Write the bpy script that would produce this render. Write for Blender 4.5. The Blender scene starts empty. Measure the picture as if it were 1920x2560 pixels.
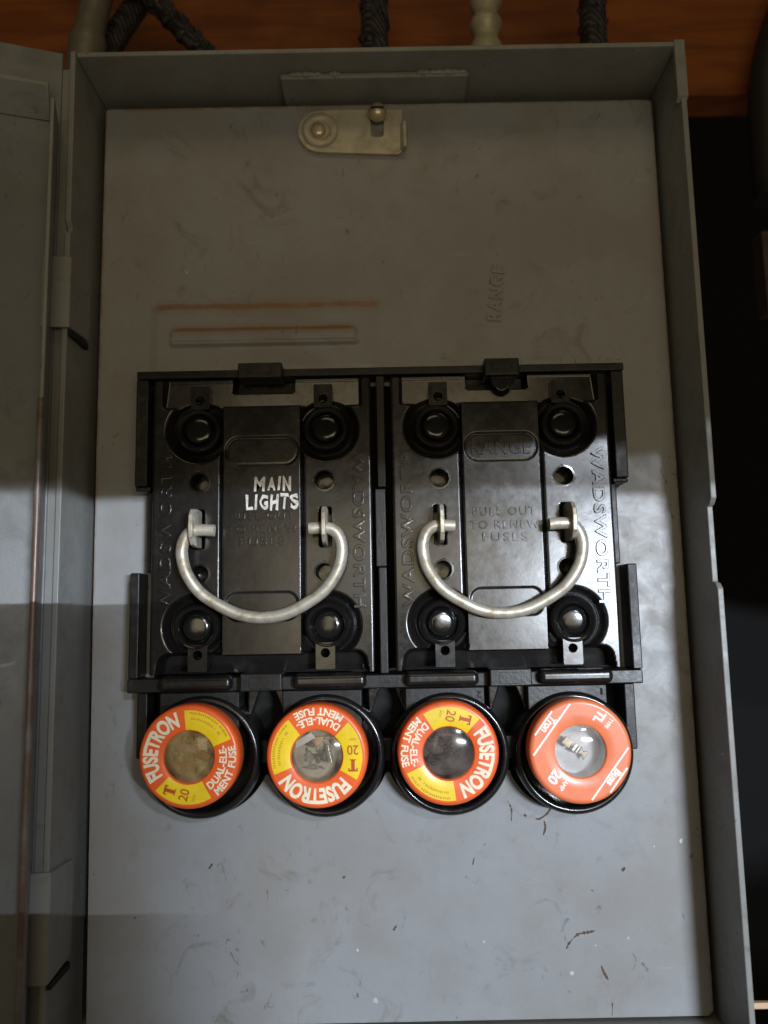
import bpy, bmesh, math, random
import numpy as np
from mathutils import Vector, Matrix

random.seed(4)
C = bpy.context.scene
COL = C.collection
R = math.radians
MM = 0.001

# ------------------------------------------------------------------ camera
# All shapes below are in millimetres: x to the right, h out of the cover plate
# towards the viewer, z up.  Blender point = (x, -h, z) / 1000.
def V(x, h, z):
    return Vector((x * MM, -h * MM, z * MM))

cam = bpy.data.cameras.new('camera')
camo = bpy.data.objects.new('camera', cam)
COL.objects.link(camo)
C.camera = camo
th, rho, psi = 0.125279516, 0.019703, 0.00204713
f0 = Vector((math.sin(psi) * math.cos(th), math.cos(psi) * math.cos(th), math.sin(th)))
r0 = Vector((math.cos(psi), -math.sin(psi), 0))
u0 = r0.cross(f0)
rv = r0 * math.cos(rho) - u0 * math.sin(rho)
uv = r0 * math.sin(rho) + u0 * math.cos(rho)
camo.matrix_world = Matrix(((rv.x, uv.x, -f0.x, 0), (rv.y, uv.y, -f0.y, -0.23493),
                            (rv.z, uv.z, -f0.z, 0), (0, 0, 0, 1)))
cam.sensor_fit = 'VERTICAL'
cam.lens = 5.0
cam.sensor_height = 5.0 * 2560 / 1922
cam.sensor_width = 5.0 * 1920 / 1922
cam.clip_start = 0.01
cam.clip_end = 20
cam.dof.use_dof = True
cam.dof.focus_distance = 0.222
cam.dof.aperture_fstop = 1.6

# ------------------------------------------------------------------ light
C.view_settings.view_transform = 'Standard'
C.view_settings.look = 'None'
C.view_settings.exposure = 0
C.view_settings.gamma = 1
C.render.film_transparent = False
W = bpy.data.worlds.new('World')
C.world = W
W.use_nodes = True
bg = W.node_tree.nodes['Background']
bg.inputs['Color'].default_value = (1.0, 0.86, 0.68, 1)
# the room: dim above, a little brighter below where the floor catches the window
_t = W.node_tree
_c = _t.nodes.new('ShaderNodeTexCoord')
_s = _t.nodes.new('ShaderNodeSeparateXYZ')
_r = _t.nodes.new('ShaderNodeMapRange')
for _k, _v in (('From Min', -0.6), ('From Max', 0.6), ('To Min', 0.10), ('To Max', 0.012)):
    _r.inputs[_k].default_value = _v
_t.links.new(_c.outputs['Generated'], _s.inputs[0])
_t.links.new(_s.outputs['Z'], _r.inputs['Value'])
_t.links.new(_r.outputs[0], bg.inputs['Strength'])

def aim(o, target, roll=0.0):
    d = (target - o.location).normalized()
    q = d.to_track_quat('-Z', 'Y')
    o.rotation_mode = 'QUATERNION'
    o.rotation_quaternion = q @ Matrix.Rotation(roll, 4, 'Z').to_quaternion()

def spot(name, loc, target, half_w, half_h, watts, color, radius, blend, roll=0.0):
    # a lamp whose beam is wide and low, like daylight through a long cellar window
    l = bpy.data.lights.new(name, 'SPOT')
    o = bpy.data.objects.new(name, l)
    COL.objects.link(o)
    o.location = loc
    aim(o, target, roll)
    d = (target - loc).length
    l.spot_size = 2 * math.atan(half_h / d)
    l.spot_blend = blend
    l.energy = watts
    l.color = color
    l.shadow_soft_size = radius
    o.scale = (half_w / half_h, 1, 1)
    return o

def area(name, loc, target, sx, sy, watts, color):
    l = bpy.data.lights.new(name, 'AREA')
    l.shape = 'RECTANGLE'
    l.size, l.size_y = sx, sy
    l.energy = watts
    l.color = color
    o = bpy.data.objects.new(name, l)
    COL.objects.link(o)
    o.location = loc
    aim(o, target)
    return o

def window(name, loc, target, half_w, half_h, watts, color, n, span, roll):
    # the window is a row of small lamps side by side: soft shadows across, a crisp sill line above
    for k in range(n):
        dx = Vector(((k / (n - 1) - 0.5) * span, 0, 0))
        spot(name, loc + dx, target, half_w, half_h, watts / n, color, 0.0015, 0.035, roll)

window('window_light', Vector((0.49, -1.16, 0.03)), Vector((0.02, 0, -0.0785)), 0.55, 0.115, 60, (0.78, 0.87, 1.0), 44, 0.26, R(-1.1))
window('side_window_light', Vector((0.42, -1.05, 0.33)), Vector((-0.03, 0, -0.0785)), 0.55, 0.115, 12, (0.82, 0.89, 1.0), 20, 0.10, R(-1.1))
area('cellar_bulb_light', Vector((0.06, -0.50, 0.01)), Vector((0.01, 0, 0.08)), 0.34, 0.16, 0.43, (1.0, 0.82, 0.52))
area('ceiling_bulb_light', Vector((0.0, -0.38, 0.48)), Vector((0.0, 0, 0.08)), 0.30, 0.14, 0.22, (1.0, 0.78, 0.46))

# ------------------------------------------------------------------ materials
def nodes(name):
    m = bpy.data.materials.new(name)
    m.use_nodes = True
    nt = m.node_tree
    return m, nt, nt.nodes['Principled BSDF']

class NT:
    def __init__(s, name):
        s.m, s.t, s.b = nodes(name)
        s.co = s.t.nodes.new('ShaderNodeTexCoord').outputs['Object']
    def link(s, a, b):
        s.t.links.new(a, b)
    def noise(s, scale, detail=4, rough=0.55, dist=0.0, co=None, ntype=None):
        n = s.t.nodes.new('ShaderNodeTexNoise')
        n.inputs['Scale'].default_value = scale
        n.inputs['Detail'].default_value = detail
        n.inputs['Roughness'].default_value = rough
        n.inputs['Distortion'].default_value = dist
        s.link(co or s.co, n.inputs['Vector'])
        return n.outputs['Fac']
    def scaled(s, sx, sy, sz, rot=(0, 0, 0)):
        n = s.t.nodes.new('ShaderNodeMapping')
        n.inputs['Scale'].default_value = (sx, sy, sz)
        n.inputs['Rotation'].default_value = rot
        s.link(s.co, n.inputs['Vector'])
        return n.outputs['Vector']
    def ramp(s, fac, lo, hi, a=0.0, b=1.0):
        n = s.t.nodes.new('ShaderNodeMapRange')
        n.interpolation_type = 'SMOOTHSTEP'
        for k, v in (('From Min', lo), ('From Max', hi), ('To Min', a), ('To Max', b)):
            n.inputs[k].default_value = v
        s.link(fac, n.inputs['Value'])
        return n.outputs['Result']
    def mix(s, fac, a, b, mode='MIX'):
        n = s.t.nodes.new('ShaderNodeMix')
        n.data_type = 'RGBA'
        n.blend_type = mode
        if isinstance(fac, (int, float)):
            n.inputs[0].default_value = fac
        else:
            s.link(fac, n.inputs[0])
        for i, c in ((6, a), (7, b)):
            if isinstance(c, (tuple, list)):
                n.inputs[i].default_value = (*c, 1)
            else:
                s.link(c, n.inputs[i])
        return n.outputs[2]
    def math(s, op, a, b=0.0):
        n = s.t.nodes.new('ShaderNodeMath')
        n.operation = op
        for i, c in ((0, a), (1, b)):
            if isinstance(c, (int, float)):
                n.inputs[i].default_value = c
            else:
                s.link(c, n.inputs[i])
        return n.outputs[0]
    def sep(s):
        n = s.t.nodes.new('ShaderNodeSeparateXYZ')
        s.link(s.co, n.inputs[0])
        return n.outputs
    def voro(s, scale, rand=1.0, co=None):
        n = s.t.nodes.new('ShaderNodeTexVoronoi')
        n.inputs['Scale'].default_value = scale
        n.inputs['Randomness'].default_value = rand
        s.link(co or s.co, n.inputs['Vector'])
        return n.outputs['Distance'], n.outputs['Color']
    def bump(s, height, dist, strength=1.0, normal=None):
        n = s.t.nodes.new('ShaderNodeBump')
        n.inputs['Strength'].default_value = strength
        n.inputs['Distance'].default_value = dist
        s.link(height, n.inputs['Height'])
        if normal is not None:
            s.link(normal, n.inputs['Normal'])
        return n.outputs['Normal']
    def worn(s, radius):
        """0 on flats, towards 1 on sharp bends"""
        bv = s.t.nodes.new('ShaderNodeBevel')
        bv.samples = 6
        bv.inputs['Radius'].default_value = radius
        ge = s.t.nodes.new('ShaderNodeNewGeometry')
        dt = s.t.nodes.new('ShaderNodeVectorMath')
        dt.operation = 'DOT_PRODUCT'
        s.link(bv.outputs[0], dt.inputs[0])
        s.link(ge.outputs['Normal'], dt.inputs[1])
        return s.ramp(dt.outputs['Value'], 0.985, 0.86)
    def set(s, **k):
        names = dict(color='Base Color', rough='Roughness', metal='Metallic', normal='Normal',
                     spec='Specular IOR Level', coat='Coat Weight', coatr='Coat Roughness', trans='Transmission Weight', ior='IOR', alpha='Alpha')
        for key, val in k.items():
            i = s.b.inputs[names[key]]
            if isinstance(val, (int, float)):
                i.default_value = val
            elif isinstance(val, (tuple, list)):
                i.default_value = (*val, 1)
            else:
                s.link(val, i)
        return s.m

def mat_paint(name, base, grime=1.0, emboss_rust=False, edge=None):
    n = NT(name)
    big = n.noise(22, 5, 0.6)
    med = n.noise(120, 6, 0.65, 0.6)
    c = n.mix(n.ramp(big, 0.38, 0.64, 0, 0.75), base, (base[0] * 0.86, base[1] * 0.80, base[2] * 0.72))
    c = n.mix(n.ramp(med, 0.45, 0.75, 0, 0.28), c, (base[0] * 0.70, base[1] * 0.66, base[2] * 0.60))
    # rubbed smudges, dark nicks and pale chips
    streak = n.noise(330, 3, 0.6, 1.5, n.scaled(1.0, 1, 0.55, (0, R(35), 0)))
    patch = n.ramp(n.noise(38, 3, 0.5), 0.44, 0.62)
    nick = n.math('MULTIPLY', n.ramp(streak, 0.635, 0.71), patch)
    c = n.mix(n.math('MULTIPLY', nick, 0.62 * grime), c, (0.055, 0.042, 0.035))
    smear = n.math('MULTIPLY', n.ramp(n.noise(70, 6, 0.72, 1.2), 0.53, 0.72), n.ramp(n.noise(14, 3, 0.5), 0.36, 0.58))
    c = n.mix(n.math('MULTIPLY', smear, 0.62 * grime), c, (base[0] * 0.52, base[1] * 0.43, base[2] * 0.35))
    wv = n.t.nodes.new('ShaderNodeVectorMath'); wv.operation = 'ADD'
    nz = n.t.nodes.new('ShaderNodeTexNoise'); nz.inputs['Scale'].default_value = 500; n.link(n.co, nz.inputs['Vector'])
    sc_ = n.t.nodes.new('ShaderNodeVectorMath'); sc_.operation = 'SCALE'; sc_.inputs['Scale'].default_value = 0.0022; n.link(nz.outputs['Color'], sc_.inputs[0])
    n.link(n.co, wv.inputs[0]); n.link(sc_.outputs[0], wv.inputs[1])
    d, col = n.voro(150, 1.0, wv.outputs[0])
    sp = n.t.nodes.new('ShaderNodeSeparateColor')
    n.link(col, sp.inputs[0])
    chip = n.math('MULTIPLY', n.ramp(d, 0.10, 0.05), n.ramp(sp.outputs[0], 0.975, 0.98))
    c = n.mix(n.math('MULTIPLY', chip, 0.9 * grime), c, (0.70, 0.68, 0.62))
    dark = n.math('MULTIPLY', n.ramp(d, 0.12, 0.05), n.ramp(sp.outputs[1], 0.945, 0.95))
    c = n.mix(n.math('MULTIPLY', dark, 0.7 * grime), c, (0.07, 0.055, 0.045))
    if edge:
        x0, x1, z1 = edge
        s = n.sep()
        e = n.math('MAXIMUM', n.ramp(s[2], (z1 - 1.2) * MM, z1 * MM),
                   n.math('MAXIMUM', n.ramp(s[0], (x0 + 0.9) * MM, x0 * MM), n.ramp(s[0], (x1 - 0.9) * MM, x1 * MM)))
        e = n.math('MULTIPLY', e, n.ramp(n.noise(160, 5, 0.7), 0.36, 0.6))
        c = n.mix(n.math('MULTIPLY', e, 0.8), c, (0.17, 0.075, 0.035))
    if emboss_rust:
        s = n.sep()
        w = n.math('MULTIPLY', n.math('SUBTRACT', n.noise(90, 5, 0.65), 0.5), 1.6 * MM)
        tot = None
        for zc, xa, xb, half, amt in ((96.5, -71.5, 0.2, 1.5, 0.9), (88.7, -65.5, -7.4, 1.3, 0.85)):
            dz = n.math('ABSOLUTE', n.math('SUBTRACT', n.math('ADD', s[2], w), zc * MM))
            m_ = n.math('ADD', n.ramp(dz, half * 0.95 * MM, half * 0.30 * MM, 0, 0.70), n.ramp(dz, half * 2.6 * MM, half * 0.4 * MM, 0, 0.30))
            m_ = n.math('MULTIPLY', m_, n.ramp(s[0], (xa - 1.5) * MM, (xa + 2.5) * MM))
            m_ = n.math('MULTIPLY', m_, n.ramp(s[0], (xb + 1.5) * MM, (xb - 2.5) * MM))
            m_ = n.math('MULTIPLY', m_, n.ramp(n.noise(85, 6, 0.72), 0.26, 0.52, 0.5, amt))
            tot = m_ if tot is None else n.math('MAXIMUM', tot, m_)
        c = n.mix(tot, c, (0.225, 0.105, 0.050))
    wr = n.math('MULTIPLY', n.worn(0.0007), n.ramp(n.noise(95, 5, 0.7), 0.38, 0.58))
    c = n.mix(n.math('MULTIPLY', wr, 0.75), c, n.mix(n.noise(60, 3), (0.11, 0.06, 0.035), (0.34, 0.30, 0.23)))
    scr = n.noise(260, 2, 0.4, 0.3, n.scaled(0.08, 1, 1.0, (0, R(-20), 0)))
    scr = n.math('MULTIPLY', n.ramp(scr, 0.70, 0.74), n.ramp(n.noise(18, 3), 0.5, 0.62))
    c = n.mix(n.math('MULTIPLY', scr, 0.35), c, (0.42, 0.41, 0.39))
    rough = n.ramp(med, 0.3, 0.75, 0.36, 0.58)
    b1 = n.bump(n.noise(20, 2, 0.4), 0.0016, 0.12)
    b2 = n.bump(n.noise(1500, 3, 0.5), 0.00004, 0.6, b1)
    return n.set(color=c, rough=rough, normal=b2, spec=0.45)

def mat_bakelite(name, base=(0.0098, 0.0092, 0.009), rough=(0.19, 0.31), peel=0.000012, dust=0.10, spec=0.7):
    n = NT(name)
    f = n.noise(48, 3, 0.5, 0.2)
    g = n.noise(420, 4, 0.6)
    c = n.mix(n.ramp(n.math('MULTIPLY', f, g), 0.26, 0.42, 0, dust), base, (0.055, 0.050, 0.046))
    r = n.ramp(n.math('ADD', n.math('MULTIPLY', f, 0.6), n.math('MULTIPLY', g, 0.4)), 0.35, 0.68, *rough)
    b1 = n.bump(n.noise(60, 2, 0.5), 0.0003, 0.35)
    b2 = n.bump(n.noise(900, 3, 0.6), peel, 0.8, b1)
    return n.set(color=c, rough=r, normal=b2, spec=spec)

def mat_metal(name, base, tint, metal=0.6, rough=(0.3, 0.5), wear=0.6, s=1.0):
    n = NT(name)
    f = n.noise(150 * s, 6, 0.7, 0.5)
    g = n.noise(60 * s, 5, 0.6)
    c = n.mix(n.ramp(f, 0.42, 0.68, 0, wear), base, tint)
    c = n.mix(n.ramp(g, 0.55, 0.75, 0, wear * 0.7), c, (tint[0] * 0.6, tint[1] * 0.5, tint[2] * 0.4))
    return n.set(color=c, rough=n.ramp(f, 0.3, 0.7, *rough), metal=metal, normal=n.bump(n.noise(700, 4, 0.6), 0.00006, 0.6))

def mat_ink(name, base, rough=0.42, var=0.12, coat=0.3):
    n = NT(name)
    f = n.noise(260, 5, 0.65)
    c = n.mix(n.ramp(f, 0.35, 0.75, 0, 1), base, tuple(v * (1 - var) for v in base))
    c = n.mix(n.ramp(n.noise(95, 5, 0.7, 0.8), 0.50, 0.74, 0, 0.34), c, tuple(0.55 * v + 0.012 for v in base))
    sc = n.ramp(n.noise(620, 4, 0.7), 0.68, 0.76, 0, 0.6)
    c = n.mix(sc, c, tuple(0.5 * v + 0.06 for v in base))
    return n.set(color=c, rough=rough, coat=coat, coatr=0.2, normal=n.bump(n.noise(420, 3, 0.5), 0.00004, 0.5))

def mat_handpaint(name):
    n = NT(name)
    f = n.noise(330, 5, 0.7)
    c = n.mix(n.ramp(f, 0.30, 0.62), (0.40, 0.37, 0.31), (0.74, 0.71, 0.63))
    c = n.mix(n.ramp(n.noise(700, 4, 0.7), 0.60, 0.70, 0, 0.8), c, (0.06, 0.055, 0.05))
    return n.set(color=c, rough=0.6, normal=n.bump(f, 0.0002, 0.8))

def mat_plain(name, base, rough=0.6, metal=0.0):
    n = NT(name)
    f = n.noise(230, 5, 0.65)
    return n.set(color=n.mix(n.ramp(f, 0.3, 0.7), base, tuple(v * 0.72 for v in base)), rough=rough, metal=metal,
                 normal=n.bump(f, 0.0001, 0.5))

def mat_wood(name, a, b, c_):
    n = NT(name)
    g = n.noise(30, 7, 0.62, 1.2, n.scaled(0.35, 1, 3.2))
    h = n.noise(9, 4, 0.6)
    c = n.mix(n.ramp(g, 0.34, 0.66), a, b)
    c = n.mix(n.ramp(h, 0.42, 0.68, 0, 0.9), c, c_)
    return n.set(color=c, rough=0.62, normal=n.bump(g, 0.0006, 0.7), spec=0.3)

def mat_braid(name, a, b, scale, metal=0.0, rough=0.55):
    n = NT(name)
    w = n.t.nodes.new('ShaderNodeTexWave')
    w.inputs['Scale'].default_value = scale
    w.inputs['Distortion'].default_value = 2.0
    w.bands_direction = 'DIAGONAL'
    n.link(n.co, w.inputs['Vector'])
    f = n.noise(230, 4, 0.6)
    k = n.math('MULTIPLY', w.outputs['Fac'], n.ramp(f, 0.35, 0.62))
    return n.set(color=n.mix(k, a, b), rough=rough, metal=metal, normal=n.bump(w.outputs['Fac'], 0.0008, 0.8))

def mat_glass(name, tint, haze, lo, hi, gloss_rough=0.08):
    m = bpy.data.materials.new(name)
    m.use_nodes = True
    t = m.node_tree
    t.nodes.remove(t.nodes['Principled BSDF'])
    out = t.nodes['Material Output']
    tr = t.nodes.new('ShaderNodeBsdfTransparent')
    tr.inputs['Color'].default_value = (*tint, 1)
    gl = t.nodes.new('ShaderNodeBsdfGlossy')
    gl.inputs['Roughness'].default_value = gloss_rough
    df = t.nodes.new('ShaderNodeBsdfDiffuse')
    df.inputs['Color'].default_value = (*haze, 1)
    fr = t.nodes.new('ShaderNodeFresnel')
    fr.inputs['IOR'].default_value = 1.5
    co = t.nodes.new('ShaderNodeTexCoord')
    no = t.nodes.new('ShaderNodeTexNoise')
    no.inputs['Scale'].default_value = 210
    no.inputs['Detail'].default_value = 5
    t.links.new(co.outputs['Object'], no.inputs['Vector'])
    mr = t.nodes.new('ShaderNodeMapRange')
    for k, v in (('From Min', 0.35), ('From Max', 0.75), ('To Min', lo), ('To Max', hi)):
        mr.inputs[k].default_value = v
    t.links.new(no.outputs['Fac'], mr.inputs['Value'])
    a = t.nodes.new('ShaderNodeMixShader')
    b = t.nodes.new('ShaderNodeMixShader')
    t.links.new(mr.outputs[0], a.inputs[0])
    t.links.new(tr.outputs[0], a.inputs[1])
    t.links.new(df.outputs[0], a.inputs[2])
    t.links.new(fr.outputs[0], b.inputs[0])
    t.links.new(a.outputs[0], b.inputs[1])
    t.links.new(gl.outputs[0], b.inputs[2])
    t.links.new(b.outputs[0], out.inputs['Surface'])
    return m

GREY = (0.285, 0.295, 0.305)
M = dict(
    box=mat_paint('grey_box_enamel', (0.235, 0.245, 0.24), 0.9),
    door=mat_paint('dimmed_door_enamel', (0.150, 0.162, 0.168), 0.8),  # box grey darkened to offset the excess light on the door
    cover=mat_paint('grey_cover_enamel', GREY, 1.0, True, (-88.5, 91.5, 165.2)),
    bake=mat_bakelite('black_phenolic'),
    boss=mat_bakelite('polished_black_phenolic', (0.008, 0.008, 0.008), (0.11, 0.2), 0.00001, 0.06, 0.6),
    frame=mat_bakelite('black_phenolic_matt', (0.010, 0.0097, 0.0097), (0.32, 0.55), 0.00006, 0.35, 0.42),
    socket=mat_bakelite('black_socket_phenolic', (0.009, 0.009, 0.009), (0.15, 0.27), 0.00002, 0.3),
    hole=mat_plain('dark_recess', (0.006, 0.006, 0.006), 0.8),
    zinc=mat_metal('zinc_wire', (0.60, 0.575, 0.49), (0.33, 0.26, 0.16), 0.45, (0.34, 0.55), 0.9, 1.4),
    latch=mat_metal('cadmium_plate', (0.50, 0.47, 0.37), (0.32, 0.28, 0.19), 0.15, (0.35, 0.55), 0.6),
    brass=mat_metal('brass', (0.56, 0.48, 0.32), (0.34, 0.28, 0.17), 0.55, (0.32, 0.5), 0.5),
    rust=mat_metal('rust_worn_edge', (0.13, 0.086, 0.068), (0.17, 0.165, 0.155), 0.15, (0.3, 0.5), 0.95, 0.5),
    rustmark=mat_plain('rust_crumbs', (0.12, 0.078, 0.052), 0.85),
    pale=mat_plain('pale_chip', (0.55, 0.54, 0.50), 0.7),
    red=mat_ink('red_label_ink', (0.90, 0.13, 0.022)),
    yellow=mat_ink('yellow_label_ink', (0.95, 0.66, 0.014)),
    salmon=mat_ink('salmon_label_ink', (0.93, 0.225, 0.085)),
    cream=mat_ink('cream_label_ink', (0.92, 0.83, 0.60), 0.5, 0.08, 0.1),
    white=mat_ink('white_label_ink', (0.95, 0.92, 0.84), 0.5, 0.06, 0.1),
    redtext=mat_ink('dark_red_ink', (0.52, 0.085, 0.012), 0.5, 0.15, 0.1),
    faint=mat_ink('faint_ochre_ink', (0.55, 0.27, 0.02), 0.5, 0.2, 0.1),
    paintwhite=mat_handpaint('white_hand_paint'),
    wood=mat_wood('stained_board_wood', (0.17, 0.044, 0.009), (0.27, 0.082, 0.016), (0.06, 0.016, 0.006)),
    tan=mat_wood('raw_lath_wood', (0.55, 0.38, 0.22), (0.66, 0.48, 0.30), (0.42, 0.27, 0.15)),
    brownwood=mat_wood('brown_wood', (0.055, 0.040, 0.033), (0.075, 0.054, 0.044), (0.035, 0.027, 0.023)),
    wall=mat_plain('shade_black_wall', (0.0025, 0.0023, 0.0022), 0.9),  # shade of the gap put into the colour; window light reaches this wall
    braid=mat_braid('tarred_braid', (0.008, 0.007, 0.008), (0.075, 0.062, 0.065), 220),
    armour=mat_metal('galvanised_armour', (0.44, 0.42, 0.30), (0.28, 0.26, 0.16), 0.25, (0.4, 0.6), 0.6),
    conduit=mat_metal('dull_conduit', (0.17, 0.155, 0.115), (0.11, 0.095, 0.065), 0.2, (0.45, 0.65), 0.6),
    copper=mat_metal('copper_tag', (0.44, 0.19, 0.07), (0.26, 0.12, 0.06), 0.6, (0.3, 0.5), 0.5),
    solder=mat_metal('solder', (0.62, 0.60, 0.55), (0.40, 0.38, 0.34), 0.8, (0.25, 0.4), 0.5),
    amber=mat_plain('amber_filler', (0.40, 0.27, 0.13), 0.5),
    olive=mat_plain('olive_filler', (0.42, 0.34, 0.12), 0.4),
    soot=mat_plain('sooty_filler', (0.085, 0.066, 0.06), 0.5),
    greyfill=mat_plain('grey_fibre', (0.40, 0.34, 0.25), 0.6),
    silverfill=mat_plain('silvery_foil', (0.72, 0.71, 0.71), 0.42, 0.1),
    cloudglass=mat_glass('cloudy_window', (0.90, 0.80, 0.56), (0.50, 0.37, 0.18), 0.10, 0.60),
    clearglass=mat_glass('clear_window', (0.95, 0.94, 0.93), (0.60, 0.58, 0.54), 0.10, 0.42),
    smokyglass=mat_glass('smoky_window', (0.93, 0.89, 0.82), (0.52, 0.45, 0.34), 0.06, 0.42),
    sootglass=mat_glass('sooted_window', (0.80, 0.74, 0.70), (0.20, 0.165, 0.15), 0.08, 0.60, 0.12),
    hose=mat_plain('dark_rubber', (0.018, 0.018, 0.018), 0.6),
    phone=mat_plain('black_phone_shell', (0.012, 0.012, 0.013), 0.35),
)

# ------------------------------------------------------------------ shape helpers
class Sh:
    """a bag of vertices (x, h, z in mm), faces and per-face material slots"""
    def __init__(s):
        s.v, s.f, s.m = [], [], []
    def add(s, v, f, m=0):
        o = len(s.v)
        s.v += [tuple(p) for p in v]
        s.f += [tuple(i + o for i in q) for q in f]
        s.m += ([m] * len(f) if isinstance(m, int) else list(m))
        return s
    def box(s, x0, x1, h0, h1, z0, z1, m=0):
        v = [(x, h, z) for x in (x0, x1) for h in (h0, h1) for z in (z0, z1)]
        f = [(0, 1, 3, 2), (4, 6, 7, 5), (0, 4, 5, 1), (2, 3, 7, 6), (0, 2, 6, 4), (1, 5, 7, 3)]
        return s.add(v, f, m)
    def lathe(s, prof, cx=0.0, cz=0.0, n=64, m=0, mf=None):
        """profile (r, h) turned about the axis that points at the viewer"""
        v, f, ms = [], [], []
        for (r, h) in prof:
            for k in range(n):
                a = 2 * math.pi * k / n
                v.append((cx + r * math.cos(a), h, cz + r * math.sin(a)))
        for i in range(len(prof) - 1):
            for k in range(n):
                k2 = (k + 1) % n
                f.append((i * n + k, i * n + k2, (i + 1) * n + k2, (i + 1) * n + k))
                rm = 0.5 * (prof[i][0] + prof[i + 1][0])
                ms.append(mf(rm, 360.0 * (k + 0.5) / n) if mf else m)
        if prof[-1][0] > 1e-6 and prof[-1][0] < 0.02:
            pass
        return s.add(v, f, ms)
    def tube(s, path, r, n=16, m=0, caps=True, rfun=None):
        P = [Vector(p) for p in path]
        v, f = [], []
        t0 = (P[1] - P[0]).normalized()
        ref = Vector((0, 1, 0)) if abs(t0.y) < 0.9 else Vector((1, 0, 0))
        nrm = (ref - t0 * ref.dot(t0)).normalized()
        for i, p in enumerate(P):
            t = (P[min(i + 1, len(P) - 1)] - P[max(i - 1, 0)]).normalized()
            nrm = (nrm - t * nrm.dot(t)).normalized()
            b = t.cross(nrm)
            rr = rfun(i / (len(P) - 1)) if rfun else r
            for k in range(n):
                a = 2 * math.pi * k / n
                v.append(tuple(p + nrm * (rr * math.cos(a)) + b * (rr * math.sin(a))))
        for i in range(len(P) - 1):
            for k in range(n):
                k2 = (k + 1) % n
                f.append((i * n + k, i * n + k2, (i + 1) * n + k2, (i + 1) * n + k))
        if caps:
            f.append(tuple(range(n)))
            f.append(tuple((len(P) - 1) * n + k for k in range(n)))
        return s.add(v, f, m)
    def prism(s, poly, a0, a1, axis, m=0):
        """polygon extruded along 'x' (points h,z), 'z' (points x,h) or 'h' (points x,z)"""
        n = len(poly)
        v = []
        for a in (a0, a1):
            for (p, q) in poly:
                v.append({'x': (a, p, q), 'z': (p, q, a), 'h': (p, a, q)}[axis])
        f = [tuple(range(n)), tuple(range(n, 2 * n))]
        f += [(i, (i + 1) % n, n + (i + 1) % n, n + i) for i in range(n)]
        return s.add(v, f, m)
    def move(s, dx=0, dh=0, dz=0):
        s.v = [(x + dx, h + dh, z + dz) for x, h, z in s.v]
        return s

def build(name, sh, mats, parent=None, smooth=35, bevel=0.0, segs=2, weld=False):
    me = bpy.data.meshes.new(name)
    bm = bmesh.new()
    vs = [bm.verts.new((x * MM, -h * MM, z * MM)) for x, h, z in sh.v]
    for q, mi in zip(sh.f, sh.m):
        try:
            fc = bm.faces.new([vs[i] for i in q])
            fc.material_index = mi
        except ValueError:
            pass
    if weld:
        bmesh.ops.remove_doubles(bm, verts=bm.verts, dist=1e-7)
    bmesh.ops.recalc_face_normals(bm, faces=bm.faces)
    bm.to_mesh(me)
    bm.free()
    for m in (mats if isinstance(mats, (list, tuple)) else [mats]):
        me.materials.append(m)
    if smooth:
        me.polygons.foreach_set('use_smooth', [True] * len(me.polygons))
        me.set_sharp_from_angle(angle=R(smooth))
    o = bpy.data.objects.new(name, me)
    COL.objects.link(o)
    if parent is not None:
        o.parent = parent
    if bevel:
        b = o.modifiers.new('edge', 'BEVEL')
        b.width = bevel * MM
        b.segments = segs
        b.limit_method = 'ANGLE'
        b.angle_limit = R(40)
        b.harden_normals = True
    return o

def thing(name, label, cat, at=(0, 0, 0), group=None, kind=None):
    o = bpy.data.objects.new(name, None)
    o.empty_display_size = 0.01
    COL.objects.link(o)
    o.location = V(*at)
    tag(o, label, cat, group, kind)
    return o

def tag(o, label=None, cat=None, group=None, kind=None):
    if label: o['label'] = label
    if cat: o['category'] = cat
    if group: o['group'] = group
    if kind: o['kind'] = kind
    return o

def curve_mesh(cu):
    o = bpy.data.objects.new('tmp', cu)
    COL.objects.link(o)
    dg = bpy.context.evaluated_depsgraph_get()
    dg.update()
    me = bpy.data.meshes.new_from_object(o.evaluated_get(dg))
    v = [tuple(p.co) for p in me.vertices]
    f = [tuple(p.vertices) for p in me.polygons]
    bpy.data.objects.remove(o)
    bpy.data.curves.remove(cu)
    bpy.data.meshes.remove(me)
    return v, f

def plate(loops, h0, h1, bev=0.0):
    """flat sheet with holes: loops of (x, z)"""
    cu = bpy.data.curves.new('tmp', 'CURVE')
    cu.dimensions = '2D'
    cu.fill_mode = 'BOTH'
    cu.extrude = (h1 - h0) / 2 - bev
    cu.bevel_depth = bev
    cu.bevel_resolution = 1
    cu.offset = -bev
    for lp in loops:
        sp = cu.splines.new('POLY')
        sp.points.add(len(lp) - 1)
        for p, (x, z) in zip(sp.points, lp):
            p.co = (x, z, 0, 1)
        sp.use_cyclic_u = True
    v, f = curve_mesh(cu)
    mid = (h0 + h1) / 2
    s = Sh()
    s.add([(x, mid + z, y) for x, y, z in v], f)
    return s

def circle(cx, cz, r, n=32, a0=0, a1=360):
    full = abs(a1 - a0) >= 360
    return [(cx + r * math.cos(R(a0 + (a1 - a0) * k / (n if full else n - 1))),
             cz + r * math.sin(R(a0 + (a1 - a0) * k / (n if full else n - 1)))) for k in range(n)]

def rrect(x0, x1, z0, z1, r, n=6):
    p = []
    for cx, cz, a in ((x1 - r, z1 - r, 0), (x0 + r, z1 - r, 90), (x0 + r, z0 + r, 180), (x1 - r, z0 + r, 270)):
        p += [(cx + r * math.cos(R(a + 90 * k / n)), cz + r * math.sin(R(a + 90 * k / n))) for k in range(n + 1)]
    return p

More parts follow.
